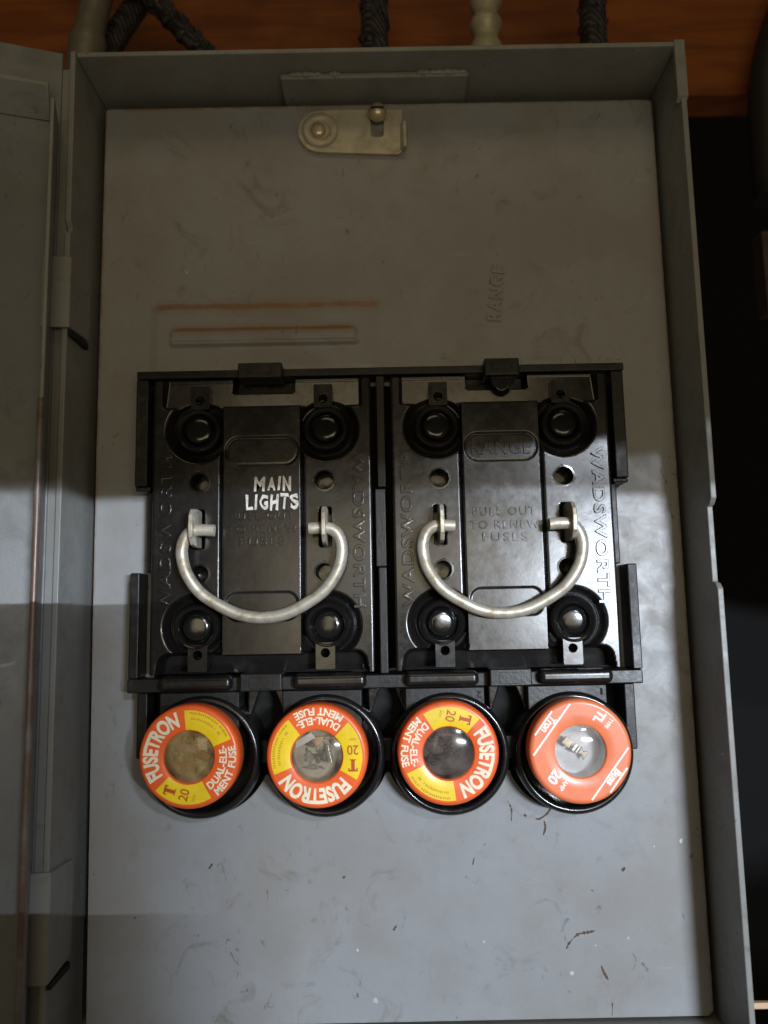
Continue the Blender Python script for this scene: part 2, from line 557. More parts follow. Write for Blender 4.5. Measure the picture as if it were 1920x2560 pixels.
def text(body, width, height, bold=0.0, ext=0.0, bev=0.0, spacing=1.0, shear=0.0):
    """lettering fitted to width x height, centred on 0,0; returns 2D verts + depth, faces"""
    cu = bpy.data.curves.new('tmp', 'FONT')
    cu.body = body
    cu.size = 10
    cu.offset = bold
    cu.space_character = spacing
    cu.shear = shear
    cu.resolution_u = 4
    cu.extrude = 0.0
    if ext:
        cu.extrude = 1.0
        if bev:
            cu.bevel_depth = bev
            cu.bevel_resolution = 1
    v, f = curve_mesh(cu)
    a = np.array(v)
    lo, hi = a.min(0), a.max(0)
    sx, sy = width / (hi[0] - lo[0]), height / (hi[1] - lo[1])
    sz = ext / (hi[2] - lo[2]) if ext else 0
    out = [((p[0] - (lo[0] + hi[0]) / 2) * sx, (p[1] - (lo[1] + hi[1]) / 2) * sy, (p[2] - lo[2]) * sz) for p in v]
    return out, f

def text_flat(sh, tx, cx, cz, h, ang=0.0, m=0):
    v, f = tx
    c, s = math.cos(R(ang)), math.sin(R(ang))
    sh.add([(cx + x * c - y * s, h + d, cz + x * s + y * c) for x, y, d in v], f, m)

def text_arc(sh, tx, rad, ang, h, inward=False, cx=0, cz=0, m=0):
    """bend lettering round a circle: middle of the line at angle ang, radius rad"""
    v, f = tx
    out = []
    for x, y, d in v:
        if inward:            # tops point to the centre
            r, a = rad - y, R(ang) + x / rad
        else:                 # tops point outwards
            r, a = rad + y, R(ang) - x / rad
        out.append((cx + r * math.cos(a), h + d, cz + r * math.sin(a)))
    sh.add(out, f, m)

def sd_box(x, z, cx, cz, hx, hz, r=0.0):
    qx = np.abs(x - cx) - hx + r
    qz = np.abs(z - cz) - hz + r
    return np.hypot(np.maximum(qx, 0), np.maximum(qz, 0)) + np.minimum(np.maximum(qx, qz), 0) - r

def sd_circ(x, z, cx, cz, r):
    return np.hypot(x - cx, z - cz) - r

def step(d, w):
    """1 inside (d<0), 0 outside, smooth over width w"""
    t = np.clip(0.5 - d / w, 0, 1)
    return t * t * (3 - 2 * t)

def field(xs, zs, H, floor):
    nx, nz = len(xs), len(zs)
    X, Z = np.meshgrid(xs, zs, indexing='ij')
    v = np.stack([X, H, Z], -1).reshape(-1, 3)
    i = np.arange(nx * nz).reshape(nx, nz)
    f = np.stack([i[:-1, :-1], i[1:, :-1], i[1:, 1:], i[:-1, 1:]], -1).reshape(-1, 4)
    s = Sh()
    s.add(v.tolist(), f.tolist())
    if floor is not None:
        ring = list(i[:, 0]) + list(i[-1, 1:]) + list(i[-2::-1, -1]) + list(i[0, -2:0:-1])
        o = len(s.v)
        s.v += [(s.v[k][0], floor, s.v[k][2]) for k in ring]
        n = len(ring)
        s.f += [(ring[k], ring[(k + 1) % n], o + (k + 1) % n, o + k) for k in range(n)]
        s.m += [0] * n
    return s

def spline(pts, n=8):
    P = [Vector(p) for p in pts]
    out = []
    for i in range(len(P) - 1):
        p0, p1, p2, p3 = P[max(i - 1, 0)], P[i], P[i + 1], P[min(i + 2, len(P) - 1)]
        for k in range(n):
            t = k / n
            out.append(0.5 * ((2 * p1) + (p2 - p0) * t + (2 * p0 - 5 * p1 + 4 * p2 - p3) * t * t + (3 * p1 - p0 - 3 * p2 + p3) * t ** 3))
    out.append(P[-1])
    return out

# ------------------------------------------------------------------ setting
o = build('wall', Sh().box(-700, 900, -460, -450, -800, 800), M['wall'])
tag(o, 'wall coloured near-black for the shade in the gap beside the fuse box', 'wall', kind='structure')

o = build('wooden_board', Sh().box(-240, 178, -82, -67, 213.8, 340), M['wood'], bevel=0.6)
tag(o, 'reddish brown stained board behind the cables above the fuse box', 'board')
o = build('wooden_lath', Sh().box(97, 132, -28.4, -26.6, -128.3, -126.4), M['tan'], bevel=0.3)
tag(o, 'thin pale tan stick poking out low behind the box', 'stick')
o = build('wood_offcut', Sh().box(145.2, 165, -48, -40, 107, 139), M['brownwood'], bevel=0.5)
tag(o, 'dull brown wooden piece at the right edge in the dark gap', 'wood piece')

# cables coming down into the top of the box
def cable(name, label, pts, r, mat, rfun=None, n=18, cat='cable', group='cables entering the top of the box'):
    o = build(name, Sh().tube(spline(pts, 10), r, n, rfun=rfun), M[mat], smooth=50)
    return tag(o, label, cat, group)

def twisted(name, label, pts, r, mat, turns, group='cables entering the top of the box'):
    # a wrapped cable: core with a wound ridge
    P = spline(pts, 28)
    s = Sh().tube(P, r * 0.9, 18)
    L = []
    for i, p in enumerate(P):
        t = (P[min(i + 1, len(P) - 1)] - P[max(i - 1, 0)]).normalized()
        a = Vector((0, 1, 0))
        a = (a - t * a.dot(t)).normalized()
        b = t.cross(a)
        w = 2 * math.pi * turns * i / (len(P) - 1)
        L.append(p + (a * math.cos(w) + b * math.sin(w)) * r * 0.82)
    s.tube(L, r * 0.3, 8)
    L2 = [p for p in L]
    o = build(name, s, M[mat], smooth=50)
    return tag(o, label, 'cable', group)

cable('conduit', 'dull olive grey conduit leaning at the hinge corner of the box', [(-99, -25, 252), (-102.5, -25, 227), (-105.5, -25, 208), (-107.5, -25, 172)], 6.0, 'conduit',
      rfun=lambda t: 5.4 if t < 0.62 else 6.6, cat='conduit')
cable('cable', 'black cable slanting down to the left beside the olive conduit', [(-78, -38, 262), (-92, -38, 236), (-104, -38, 212), (-109, -38, 172)], 4.6, 'braid')
twisted('cable', 'dark wrapped cable slanting down to the right with a spiral winding', [(-101, -27, 252), (-82, -27, 228), (-63.7, -27, 207), (-52, -27, 190), (-48, -27, 172)], 4.2, 'braid', 14)
twisted('cable', 'thick black braided cable going straight down behind the box latch', [(0.5, -26, 270), (0.5, -26, 225), (0.4, -26, 172)], 5.6, 'braid', 9)
# armoured cable: ribbed like stacked rings
s = Sh()
P = spline([(43, -24, 262), (42, -24, 225), (40.4, -24, 170)], 60)
s.tube(P, 5, 24, rfun=lambda t: 4.3 + 1.7 * (0.5 + 0.5 * math.cos(2 * math.pi * t * 13)) + (0.8 if t > 0.74 else 0))
o = build('armoured_cable', s, M['armour'], smooth=60)
tag(o, 'pale ribbed metal armoured cable between the two black cables', 'cable', 'cables entering the top of the box')
twisted('cable', 'rough black cable nearest the right corner of the box', [(82.5, -26, 270), (82, -26, 225), (80.5, -26, 172)], 5.4, 'braid', 14)
cable('hose', 'dark grey hose hanging beyond the right end of the board', [(186, -55, 266), (169, -55, 236), (161, -55, 205), (160, -55, 160)], 8.0, 'hose', cat='hose', group=None)

# ------------------------------------------------------------------ steel enclosure
box = thing('fuse_box', 'open grey painted steel fuse box with its door swung to the left', 'fuse box', (0, -65, -118))
BX = (0, 65, 118)   # local offset of the box root
def bpart(name, s, mat, parent=None, **k):
    s.move(*BX)
    return build(name, s, mat, parent or box, **k)

ZT, ZB = 168.6, -117.4
bpart('back_panel', Sh().box(-92.4, 94.7, -65, -63.6, ZB - 1.6, ZT + 1.8), M['box'])
# right wall with the shallow door recess in its rim
pr = [(-63.5, ZB - 1.6), (20, ZB - 1.6), (20, 3.8), (18.6, 5.4), (17.0, 5.8), (17.0, 27.2), (18.4, 27.6), (20, 29.4), (20, ZT + 1.7), (-63.5, ZT + 1.7)]
rw = bpart('wall_panel', Sh().prism(pr, 92.8, 94.5, 'x'), M['box'], bevel=0.35)
bpart('corner_tab', Sh().prism([(18.6, 150.5), (20.5, 152), (20.5, ZT + 1.9), (18.6, ZT + 1.9)], 91.6, 94.9, 'x'), M['box'], rw, bevel=0.3)
bpart('wall_panel', Sh().box(-90.5, 92.7, -63.5, 20, ZT, ZT + 1.6), M['box'], bevel=0.4)
bpart('wall_panel', Sh().box(-90.5, 92.7, -63.5, 20, ZB - 1.6, ZB), M['box'], bevel=0.35)
pl = [(-63.5, ZB - 1.6), (20, ZB - 1.6), (20, 112), (18.2, 114), (20, 116), (20.4, ZT + 1.7), (-63.5, ZT + 1.7)]
lw = bpart('wall_panel', Sh().prism(pl, -92.3, -90.6, 'x'), M['box'], bevel=0.35)
# dark liner edge between the cover and the walls is just the open gap; spot welds on the walls
for x, z, w in ((-90.6, 141, lw), (92.8, 143, rw)):
    sg = 1 if x < 0 else -1
    d = Sh().add([(x + sg * 0.05, 8.6, z), (x + sg * 0.45, 10, z), (x + sg * 0.05, 11.4, z + 0.6), (x + sg * 0.05, 10, z - 1.9), (x + sg * 0.05, 10, z + 2.4)],
                 [(0, 1, 4), (1, 2, 4), (0, 3, 1), (1, 3, 2)])
    bpart('weld_dimple', d, M['box'], w, smooth=80)
# bracket welded under the top wall
br = bpart('bracket', Sh().box(-29.8, 30.0, -6, 11.2, ZT - 2.0, ZT - 0.05), M['box'], bevel=0.7)
for x0, x1 in ((-27, -17), (-14, -11), (13.5, 17.5), (17, 29)):
    pts = [(x0 + (x1 - x0) * t / 14, 11.1 + 0.25 * math.sin(t * 2.2 + x0), ZT - 0.7) for t in range(15)]
    s = Sh().tube(pts, 0.8, 8, rfun=lambda t, x0=x0: 0.55 + 0.45 * math.sin(math.pi * min(max(t, 0.06), 0.94)) + 0.12 * math.sin(t * 17 + x0))
    bpart('weld_bead', s, M['box'], br, smooth=60)
# hinge straps on the left wall, the hinge and the door
for z0, z1 in ((82.5, 104.0), (-95.5, -67.5)):
    st = Sh().prism([(6.0, z0 + 1.2), (21.2, z0), (21.2, z1), (6.0, z1 - 1.2)], -90.5, -89.5, 'x')
    st.prism([(-89.6, 20.2), (-89.6, 21.3), (-97.4, 22.4), (-97.4, 21.3)], z0, z1, 'z')
    hs = bpart('hinge_strap', st, M['box'], bevel=0.25)
    hs['label'] = 'paler bent hinge strap folded over the left wall'
    bpart('slot', Sh().box(-90.55, -89.3, 7, 19.5, z0 - 1.9, z0 - 0.1), M['hole'], hs)
bpart('hinge_leaf', Sh().box(-97.4, -92.6, 15.6, 18.2, ZB - 20, 166), M['box'], bevel=0.4)
# the door is a shallow pan; (dx, dn) are the directions along its sheet and out of its inner face
AX, AH = -95.6, 18.8
def dp(a, n):
    return (AX - 0.951 * a + 0.309 * n, AH + 0.309 * a + 0.951 * n)
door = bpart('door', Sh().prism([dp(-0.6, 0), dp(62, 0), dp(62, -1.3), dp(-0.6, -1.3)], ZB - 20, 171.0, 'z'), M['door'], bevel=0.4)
def along(poly, a0, a1):
    n = len(poly)
    v = [(*dp(a, q), z) for a in (a0, a1) for q, z in poly]
    f = [tuple(range(n)), tuple(range(n, 2 * n))] + [(k, (k + 1) % n, n + (k + 1) % n, n + k) for k in range(n)]
    return Sh().add(v, f)
bpart('flange', along([(0.1, 147.6), (7.2, 154.4), (7.4, 155.6), (6.6, 155.8), (0.1, 149.4)], 2.4, 62), M['box'], door, bevel=0.4)
fl = bpart('flange', Sh().prism([dp(0, 0.1), dp(0, 13.2), dp(1.1, 13.2), dp(1.1, 0.1)], ZB - 20, 147.0, 'z'), M['box'], door, bevel=0.3)
e = dp(0.6, 13.6)
hm = bpart('hem', Sh().tube([(e[0], e[1], ZB - 20 + k * 4.0) for k in range(50)], 0.95, 14), M['rust'], door, smooth=60)
hm['label'] = 'rusty worn rolled edge of the door flange'

# ------------------------------------------------------------------ cover plate
cov = thing('cover_plate', 'large flat grey steel cover plate with rust lines, scuffs and a cutout for the fuses', 'cover plate', (0, 0, 0))
SOCK = [(-53.0, -40.9), (-17.6, -41.1), (17.9, -41.3), (53.3, -41.7)]
outer = [(-87.0, -116.6), (90.0, -116.6), (91.5, -115.2), (91.5, 163.4), (91.1, 164.6), (90.0, 165.1), (-88.0, 165.1), (-88.5, 164.4), (-88.6, 60), (-88.3, 0)]
hole = [(-69.5, 69.5), (-69.5, -40.0)]
RS = 18.6
for i, (cx, cz) in enumerate(SOCK):
    cz2 = cz + 0.4
    a0, a1 = (183 if i == 0 else 203), (357 if i == 3 else 337)
    hole += circle(cx, cz2, RS, 30, a0, a1)
    if i < 3:   # rounded peak of the sheet between two sockets
        hole += [(cx + 17.7 + dx, -47.6 + dz) for dx, dz in ((-0.9, -0.9), (-0.35, -0.3), (0.35, -0.3), (0.9, -0.9))]
hole += [(70.0, -40.0), (70.0, 69.5)]
build('sheet', plate([outer, hole], -1.2, 0.0), M['cover'], cov, smooth=20)
# stamped ridges above the left block
xs = np.arange(-78, 5.01, 0.4)
zs = np.concatenate([np.arange(74, 82, 0.8), np.arange(82, 102.01, 0.25)])
X, Z = np.meshgrid(xs, zs, indexing='ij')
H = np.full_like(X, 0.0)
H += 0.45 * step(sd_box(X, Z, -36, 81.2, 35.2, 15.4, 3), 3.4) * np.clip((Z - 73.9) / 3, 0, 1)
H += 0.75 * step(sd_box(X, Z, -36.5, 86.3, 29.2, 2.5, 1.2), 1.6)
H += 0.8 * np.exp(-((Z - 83.9) / 0.75) ** 2) * step(np.abs(X + 36.2) - 29.6, 1.2)
H -= 0.35 * np.exp(-((Z - 85.6) / 0.5) ** 2) * step(np.abs(X + 36.2) - 29.0, 1.2)
edge = np.minimum(np.minimum(X + 78, 5 - X), np.minimum(102 - Z, 0.6 + 0 * Z))
H = H * np.clip(edge / 2.0 + 1 * (edge >= 0.6), 0, 1) + 0.03
build('stamped_ridge', field(xs, zs, H, None), M['cover'], cov, smooth=60)
s = Sh()
text_flat(s, text('RANGE', 18.3, 4.6, 0.1, 0.6, 0.2, 1.15), 37.6, 99.2, -0.1, 83)
build('stamped_lettering', s, M['cover'], cov, smooth=50)
# latch: plate with a rivet, a screw in a keyhole slot and a turned-up end
lp = circle(-17.9, 155.2, 7.2, 20, 100, 262) + [(-18.2, 147.9), (7.2, 146.6), (8.6, 147.4), (8.9, 162.2), (-12, 162.6)]
slot = circle(0.7, 158.2, 2.3, 16, 20, 160) + [(-1.4, 153.4), (-0.6, 152.7), (2.0, 152.7), (2.8, 153.4)]
lat = build('latch_plate', plate([lp, slot], 0.15, 1.35), M['latch'], cov, bevel=0.25)
build('end_tab', Sh().prism([(8.2, 0.2), (8.2, 1.5), (9.2, 3.2), (10.2, 3.2), (9.8, 0.2)], 148.2, 157.2, 'z'), M['latch'], lat, bevel=0.3)
build('washer', Sh().lathe([(5.9, 1.3), (5.9, 1.9), (5.2, 2.5), (4.0, 2.4), (3.0, 1.7), (2.8, 1.0)], -17.9, 155.3, 40), M['latch'], lat, smooth=50)
build('rivet', Sh().lathe([(2.5, 0.5), (2.5, 2.2), (2.0, 2.7), (1.0, 3.0), (0.001, 3.05)], -18.5, 155.3, 28), M['brass'], lat, smooth=50)
scr = Sh().lathe([(1.4, 0.3), (1.4, 3.0), (2.9, 3.2), (3.0, 4.4), (2.5, 5.6), (1.4, 6.4), (0.001, 6.6)], 0.9, 159.6, 32)
sc = build('screw', scr, M['brass'], lat, smooth=50)
build('screw_slot', Sh().box(-2.0, 2.0, 6.1, 6.75, -0.3, 0.3).move(0.9, 0, 159.6), M['hole'], sc)
# rust runs, crumbs and pale chips that sit on the sheet
def blob(pts, w, h=0.12):
    s = Sh()
    P = spline([(x, h * 0.3, z) for x, z in pts], 5)
    rr = random.Random(int(pts[0][0] * 10))
    w0 = [w * rr.uniform(0.25, 1.5) for _ in P]
    L, Rr = [], []
    for i, p in enumerate(P):
        t = (P[min(i + 1, len(P) - 1)] - P[max(i - 1, 0)]).normalized()
        nx, nz = -t.z, t.x
        k = w0[i] * (0.35 + 0.65 * math.sin(math.pi * (i + 0.7) / (len(P) + 0.4)))
        L.append((p.x + nx * k, p.z + nz * k))
        Rr.append((p.x - nx * k, p.z - nz * k))
    n = len(P)
    v = [(x, 0.02, z) for x, z in L + Rr] + [(p.x, h, p.z) for p in P]
    f = []
    for i in range(n - 1):
        f += [(i, i + 1, 2 * n + i + 1, 2 * n + i), (n + i + 1, n + i, 2 * n + i, 2 * n + i + 1)]
    s.add(v, f)
    return s
def px(x, z):      # measured on the cover, mm
    return (x, z)
for pts, w in (
    ([(35.2, -56.8), (36.2, -59.2), (36.0, -62.5)], 0.28),
    ([(48.4, -55.6), (48.2, -58.0), (46.6, -60.5), (44.2, -62.0), (43.2, -61.8)], 0.38),
    ([(45.6, -62.6), (45.9, -64.4), (45.2, -66.6)], 0.36),
    ([(39.8, -60.6), (40.4, -61.2)], 0.55),
    ([(52.4, -95.2), (54.2, -94.0), (56.8, -93.6), (59.0, -93.2)], 0.55),
    ([(52.4, -95.2), (51.0, -96.8), (50.4, -98.0)], 0.40),
    ([(60.2, -102.6), (60.8, -104.4), (62.0, -106.6)], 0.45),
    ([(-52.5, -74.0), (-51.4, -72.6)], 0.35),
    ([(0.8, -92.0), (1.8, -90.6)], 0.45),
    ([(-13.6, -77.4), (-12.9, -76.8)], 0.5),
    ([(24.3, -74.4), (24.8, -72.4)], 0.3),
    ([(67.6, -77.0), (68.6, -76.0)], 0.5),
    ([(58.4, -82.0), (59.0, -82.4)], 0.35),
    ([(62.6, -116), (62.8, -112.6)], 0.3),
    ([(-74, -87.2), (-73.2, -87.0)], 0.35),
):
    build('rust_mark', blob(pts, w * 0.8), M['rustmark'], cov, smooth=60)
for x, z, r in ((51.8, -104.6, 0.75), (26.8, -95.6, 0.5), (68.4, -95.4, 0.42), (58.8, -97.2, 0.4), (-9.6, -97.2, 0.45), (-4.6, -110.8, 0.8), (77.4, -70.4, 0.4)):
    n = 7
    v = [(x + r * random.uniform(0.6, 1.1) * math.cos(2 * math.pi * k / n), 0.02, z + r * random.uniform(0.6, 1.3) * math.sin(2 * math.pi * k / n)) for k in range(n)]
    chips = Sh().add(v + [(x, 0.10, z)], [(k, (k + 1) % n, n) for k in range(n)])
    build('paint_chip', chips, M['pale'], cov, smooth=0)

# ------------------------------------------------------------------ fuse base (moulded frame that carries blocks and plug fuses)
base = thing('fuse_holder', 'black moulded fuse holder framing both pull-out blocks and four round sockets', 'fuse holder', (0, 0, 0))
build('back_plate', Sh().box(-74.8, 74.8, -14, -4.0, -60.5, 72), M['hole'], base)
fr = Sh()
def B(*a): fr.box(*a)
for sg in (-1, 1):
    def BX_(x0, x1, *r):
        B(*(sorted((sg * x0, sg * x1))), *r)
    BX_(70.2, 74.0, -3, 8.0, 37.6, 70.55)        # upper side bars
    BX_(69.2, 73.8, -3, 7.7, 36.2, 37.55)        # foot of the upper bar
    BX_(67.6, 70.6, -3, 6.2, 12.0, 36.15)        # middle rails close to the block
    BX_(71.8, 74.7, -3, 8.1, -18.75, 11.9)       # lower side bars
    BX_(68.0, 74.5, -3, 6.0, 11.95, 12.6) if False else None
    BX_(69.2, 72.3, -3, 6.8, -41.5, -22.85)      # outer legs beside the end sockets
B(-73.9, 74.3, -3, 8.3, 70.6, 73.1)              # top bar
B(-74.8, 74.5, -3, 8.4, -22.8, -18.8)            # bottom bar
build('frame', fr, M['frame'], base, bevel=0.45, segs=2)
dv = Sh()
dv.box(-1.35, 1.3, -3, 7.8, 36.1, 70.5)
dv.box(-2.2, 1.1, -3, 6.4, 12.4, 36.0)
dv.box(-1.5, 1.0, -3, 7.9, -18.7, 12.3)
build('divider', dv, M['frame'], base, bevel=0.4)
for i, (cx, cz) in enumerate(SOCK):
    so = build('fuse_socket', Sh().lathe([(17.1, -4), (17.1, 7.6), (16.9, 9.0), (16.3, 9.9), (15.6, 10.1), (15.0, 9.7), (14.7, 8.6), (14.6, 0.5), (0.001, 0.4)], cx, cz, 72),
               M['socket'], base, smooth=50)
    wb = build('web', Sh().box(cx - 12.4, cx + 10.6, -3.5, 8.0 - 0.05 * i, -34.0, -22.9), M['frame'], so, bevel=0.4)
    if i in (2, 3):
        s = Sh()
        text_flat(s, text('2' if i == 2 else '1', 1.3 if i == 2 else 0.7, 1.9, 0.0, 0.25), cx + 9.0, -24.9 - 0.2 * (3 - i), 7.9 - 0.05 * i, 180)
        build('digit', s, M['hole'], so)
for i in range(3):
    x = (SOCK[i][0] + SOCK[i + 1][0]) / 2
    build('strut', Sh().box(x - 3.4, x + 3.4, -3.2, 5.2, -43.6, -37.2), M['frame'], base, bevel=0.4)
for i in range(3):
    x = (SOCK[i][0] + SOCK[i + 1][0]) / 2
    gus = Sh().prism([(x + 2.4, -23.0), (x + 6.4, -23.0), (x + 6.4, -33.0)], -3.3, 3.5, 'h')
    gus.prism([(x - 2.0, -23.0), (x - 5.4, -23.0), (x - 5.4, -33.0)], -3.3, 3.2, 'h')
    build('gusset', gus, M['socket'], base, bevel=0.5, segs=3)
for cx in (-35.5, 35.6):
    s = Sh()
    for (x0, x1, h0, h1, z0, z1) in ((-6.0, 6.0, 3, 12.2, -22.6, -17.6),):
        s.box(cx + x0, cx + x1, h0, h1, z0, z1)
    c1 = build('clip', s, M['frame'], base, bevel=0.5, segs=3)
    build('clip_face', Sh().box(cx - 3.4, cx + 3.0, 12.0, 12.35, -21.8, -18.6), M['frame'], c1, bevel=0.12)
for cx, w, z0 in ((-35.9, 6.6, 69.2), (36.6, 5.2, 66.6)):
    c1 = build('clip', Sh().box(cx - w, cx + w, 4, 12.0, 69.3 if cx < 0 else 68.6, 74.0), M['frame'], base, bevel=0.5, segs=3)
    build('clip_face', Sh().box(cx - w * 0.55, cx + w * 0.5, 11.8, 12.25, 70.6, 72.9), M['frame'], c1, bevel=0.12)
    if cx > 0:
        build('clip_tongue', Sh().prism([(cx - 3.6, 68.5), (cx + 3.6, 68.5), (cx + 2.6, 65.8), (cx + 1.0, 64.2), (cx - 0.4, 63.9), (cx - 1.6, 64.4), (cx - 2.8, 66.0)], 9.5, 11.4, 'h'), M['socket'], c1, bevel=0.4, segs=3)

# ------------------------------------------------------------------ pull-out blocks
def block_body():
    xs = np.linspace(-32.2, 32.2, 259)
    zs = np.linspace(-17.6, 70.3, 353)
    X, Z = np.meshgrid(xs, zs, indexing='ij')
    H = np.full_like(X, 12.0)
    H -= 0.35 * np.clip((np.abs(X) - 31.5) / 0.7, 0, 1) ** 2
    # boss wells
    for cx in (-18.8, 18.8):
        for cz in (53.5, -4.3):
            H -= 3.2 * step(sd_circ(X, Z, cx, cz, 8.9), 2.6)
    # notches at both ends
    slope = 10.8 - (Z - 60.0) * 0.33
    tn = step(sd_box(X, Z, 0, 68.0, 29.3, 7.8, 1.0), 0.9)
    H = H * (1 - tn) + np.minimum(slope, H) * tn
    lip = np.exp(-((Z - 69.6) / 0.45) ** 2) * tn
    H += 0.5 * lip
    H = H * (1 - step(sd_box(X, Z, 0, 70.5, 9.2, 5.0, 0.8), 0.6)) + 2.0 * step(sd_box(X, Z, 0, 70.5, 9.2, 5.0, 0.8), 0.6)
    # side columns stop a little below the notch lip
    sc = step(68.9 - Z, 0.3) * step(29.4 - np.abs(X), 0.3)
    H = H * (1 - sc) + 1.0 * sc
    bn = step(sd_box(X, Z, 0, -18.0, 29.2, 6.2, 2.6) + 0.16 * (Z + 12), 1.3)
    H = H * (1 - bn) + (5.2 + 0.25 * (Z + 18)) * bn
    # raised middle panel with a fine groove at each side and two pill shaped recesses
    pan = sd_box(X, Z, 0, 24.0, 11.5, 36.5, 0.5)
    pin = step(pan, 0.45)
    ph = 12.55 - 0.55 * step(np.abs(sd_box(X, Z, 0, 46.9, 10.5, 4.05, 3.9)) - 0.18, 0.5) * 0.6 \
        - 0.40 * step(sd_box(X, Z, 0, 46.9, 10.5, 4.05, 3.9), 0.7) \
        - 0.40 * step(sd_box(X, Z, 0, 1.45, 10.4, 4.0, 3.2), 0.5)
    g = np.exp(-((np.abs(X) - 11.95) / 0.33) ** 2) * step(np.abs(Z - 24) - 36.5, 0.6) * (1 - bn)
    H = H - 1.1 * g * (np.hypot(np.abs(X) - 18.8, Z - 53.5) > 9.4) * (np.hypot(np.abs(X) - 18.8, Z + 4.3) > 9.4)
    H = H * (1 - pin) + ph * pin
    # through holes and the handle slots
    for sx in (-1, 1):
        for d, w in ((sd_circ(X, Z, sx * 18.3, 37.8, 2.9), 0.4), (sd_circ(X, Z, sx * 18.0, 11.0, 2.7), 0.4),
                     (sd_box(X, Z, sx * 18.5, 24.0, 1.6, 5.7, 0.3), 0.4)):
            k = step(d, w)
            H = H * (1 - k) - 2.0 * k
    # faint moulding unevenness
    H += 0.04 * np.sin(X * 0.21 + 1.0) * np.cos(Z * 0.13)
    return field(xs, zs, H, 1.0)

def make_block(cx, label):
    t = thing('pullout_block', label, 'fuse block', (cx, 0, 0), 'pull-out fuse blocks in the base')
    build('body', block_body(), M['bake'], t, smooth=60)
    for sx in (-1, 1):
        for cz in (53.5, -4.3):
            bs = Sh().lathe([(8.3, 8.4), (7.5, 9.0), (7.1, 10.2), (6.9, 11.6), (6.5, 12.7), (5.8, 13.2), (5.2, 12.9), (4.7, 12.0), (4.45, 11.0), (4.3, 10.7),
                             (4.1, 10.9), (3.9, 11.7), (3.5, 12.05), (2.4, 12.18), (1.2, 12.24), (0.001, 12.25)], 0, 0, 56)
            # the moulded caps are not quite level: each leans its own way
            kx, kz = {(-1, 53.5): (-0.07, -0.05), (1, 53.5): (0.05, -0.08), (-1, -4.3): (-0.10, 0.03), (1, -4.3): (0.03, 0.02)}[(sx, cz)]
            bs.v = [(x + sx * 18.8, h + (kx * x + kz * z if math.hypot(x, z) < 4.2 else 0.25 * (kx * x + kz * z)), z + cz) for x, h, z in bs.v]
            build('boss', bs, M['boss'], t, smooth=60)
        for bx, bz, r in ((18.3, 37.8, 2.6), (18.0, 11.0, 2.4)):
            build('bore', Sh().lathe([(r + 0.75, 11.4), (r + 0.7, 12.02), (r + 0.15, 12.05), (r, 11.8), (r - 0.05, 1.6), (0.001, 1.5)], sx * bx, bz, 40), M['socket'], t, smooth=50)
        for z0, z1, zh in ((59.6, 66.6, 62.2), (-16.7, -9.2, -12.1)):
            build('lug', plate([rrect(sx * 18.2 - 2.75, sx * 18.2 + 2.75, z0, z1, 0.3, 2), circle(sx * 18.2, zh, 1.35, 24)], 6.0, 12.9), M['bake'], t, bevel=0.2)
        x0, x1 = sorted((sx * 8.6, sx * 29.8))
        build('end_bar', Sh().box(x0, x1, 3.5, 12.0, -22.3, -18.1), M['bake'], t, smooth=60, bevel=1.7, segs=4)
    s = Sh()
    text_flat(s, text('WADSWORTH', 46.0, 3.5, 0.05, 0.55, 0.25, 1.18), -28.2, 23.2, 11.85, 90)
    text_flat(s, text('WADSWORTH', 46.0, 3.5, 0.05, 0.55, 0.25, 1.18), 28.2, 23.4, 11.85, -90)
    for line, w, z in (('PULL OUT', 18.4, 27.6), ('TO RENEW', 20.2, 23.7), ('FUSES', 13.2, 20.1)):
        text_flat(s, text(line, w, 2.5, -0.1, 0.36, 0.25, 1.25), 0.2, z, 12.45)
    build('raised_lettering', s, M['bake'], t, smooth=50)
    for sx in (-1, 1):
        e = [(10.0, 18.6), (15.5, 18.4), (19.0, 19.0), (21.0, 21.0), (21.5, 24.0), (21.0, 27.2), (19.2, 29.0), (15.5, 29.6), (10.0, 29.4)]
        build('handle_eye', Sh().prism(e, sx * 18.6 - 0.65, sx * 18.6 + 0.65, 'x'), M['zinc'], t, bevel=0.25)
    return t

def bail(parent, dx):
    half = [(13.4, 17.6, 23.0), (17.2, 17.6, 23.2), (19.6, 17.6, 22.9), (21.4, 17.5, 21.5), (22.5, 17.4, 18.8), (22.6, 17.2, 15.6), (21.3, 16.9, 10.9), (17.7, 16.5, 5.7),
            (12.3, 16.0, 1.9), (6.3, 15.6, -0.9), (0.0, 15.4, -1.8)]
    pts = [(-x + dx, h, z) for x, h, z in half] + [(x + dx, h, z) for x, h, z in half[-2::-1]]
    return build('bail_handle', Sh().tube(spline(pts, 8), 1.72, 20), M['zinc'], parent, smooth=50)

blk = make_block(-35.2, 'black pull-out fuse block hand lettered MAIN LIGHTS in white paint')
blk2 = blk.copy()
COL.objects.link(blk2)
blk2.location = V(35.3, 0, 0)
blk2['label'] = 'black pull-out fuse block moulded with the word RANGE, without white paint'
for ch in list(blk.children):
    c = ch.copy()
    COL.objects.link(c)
    c.parent = blk2
bail(blk, 0.8)
bail(blk2, -1.4)
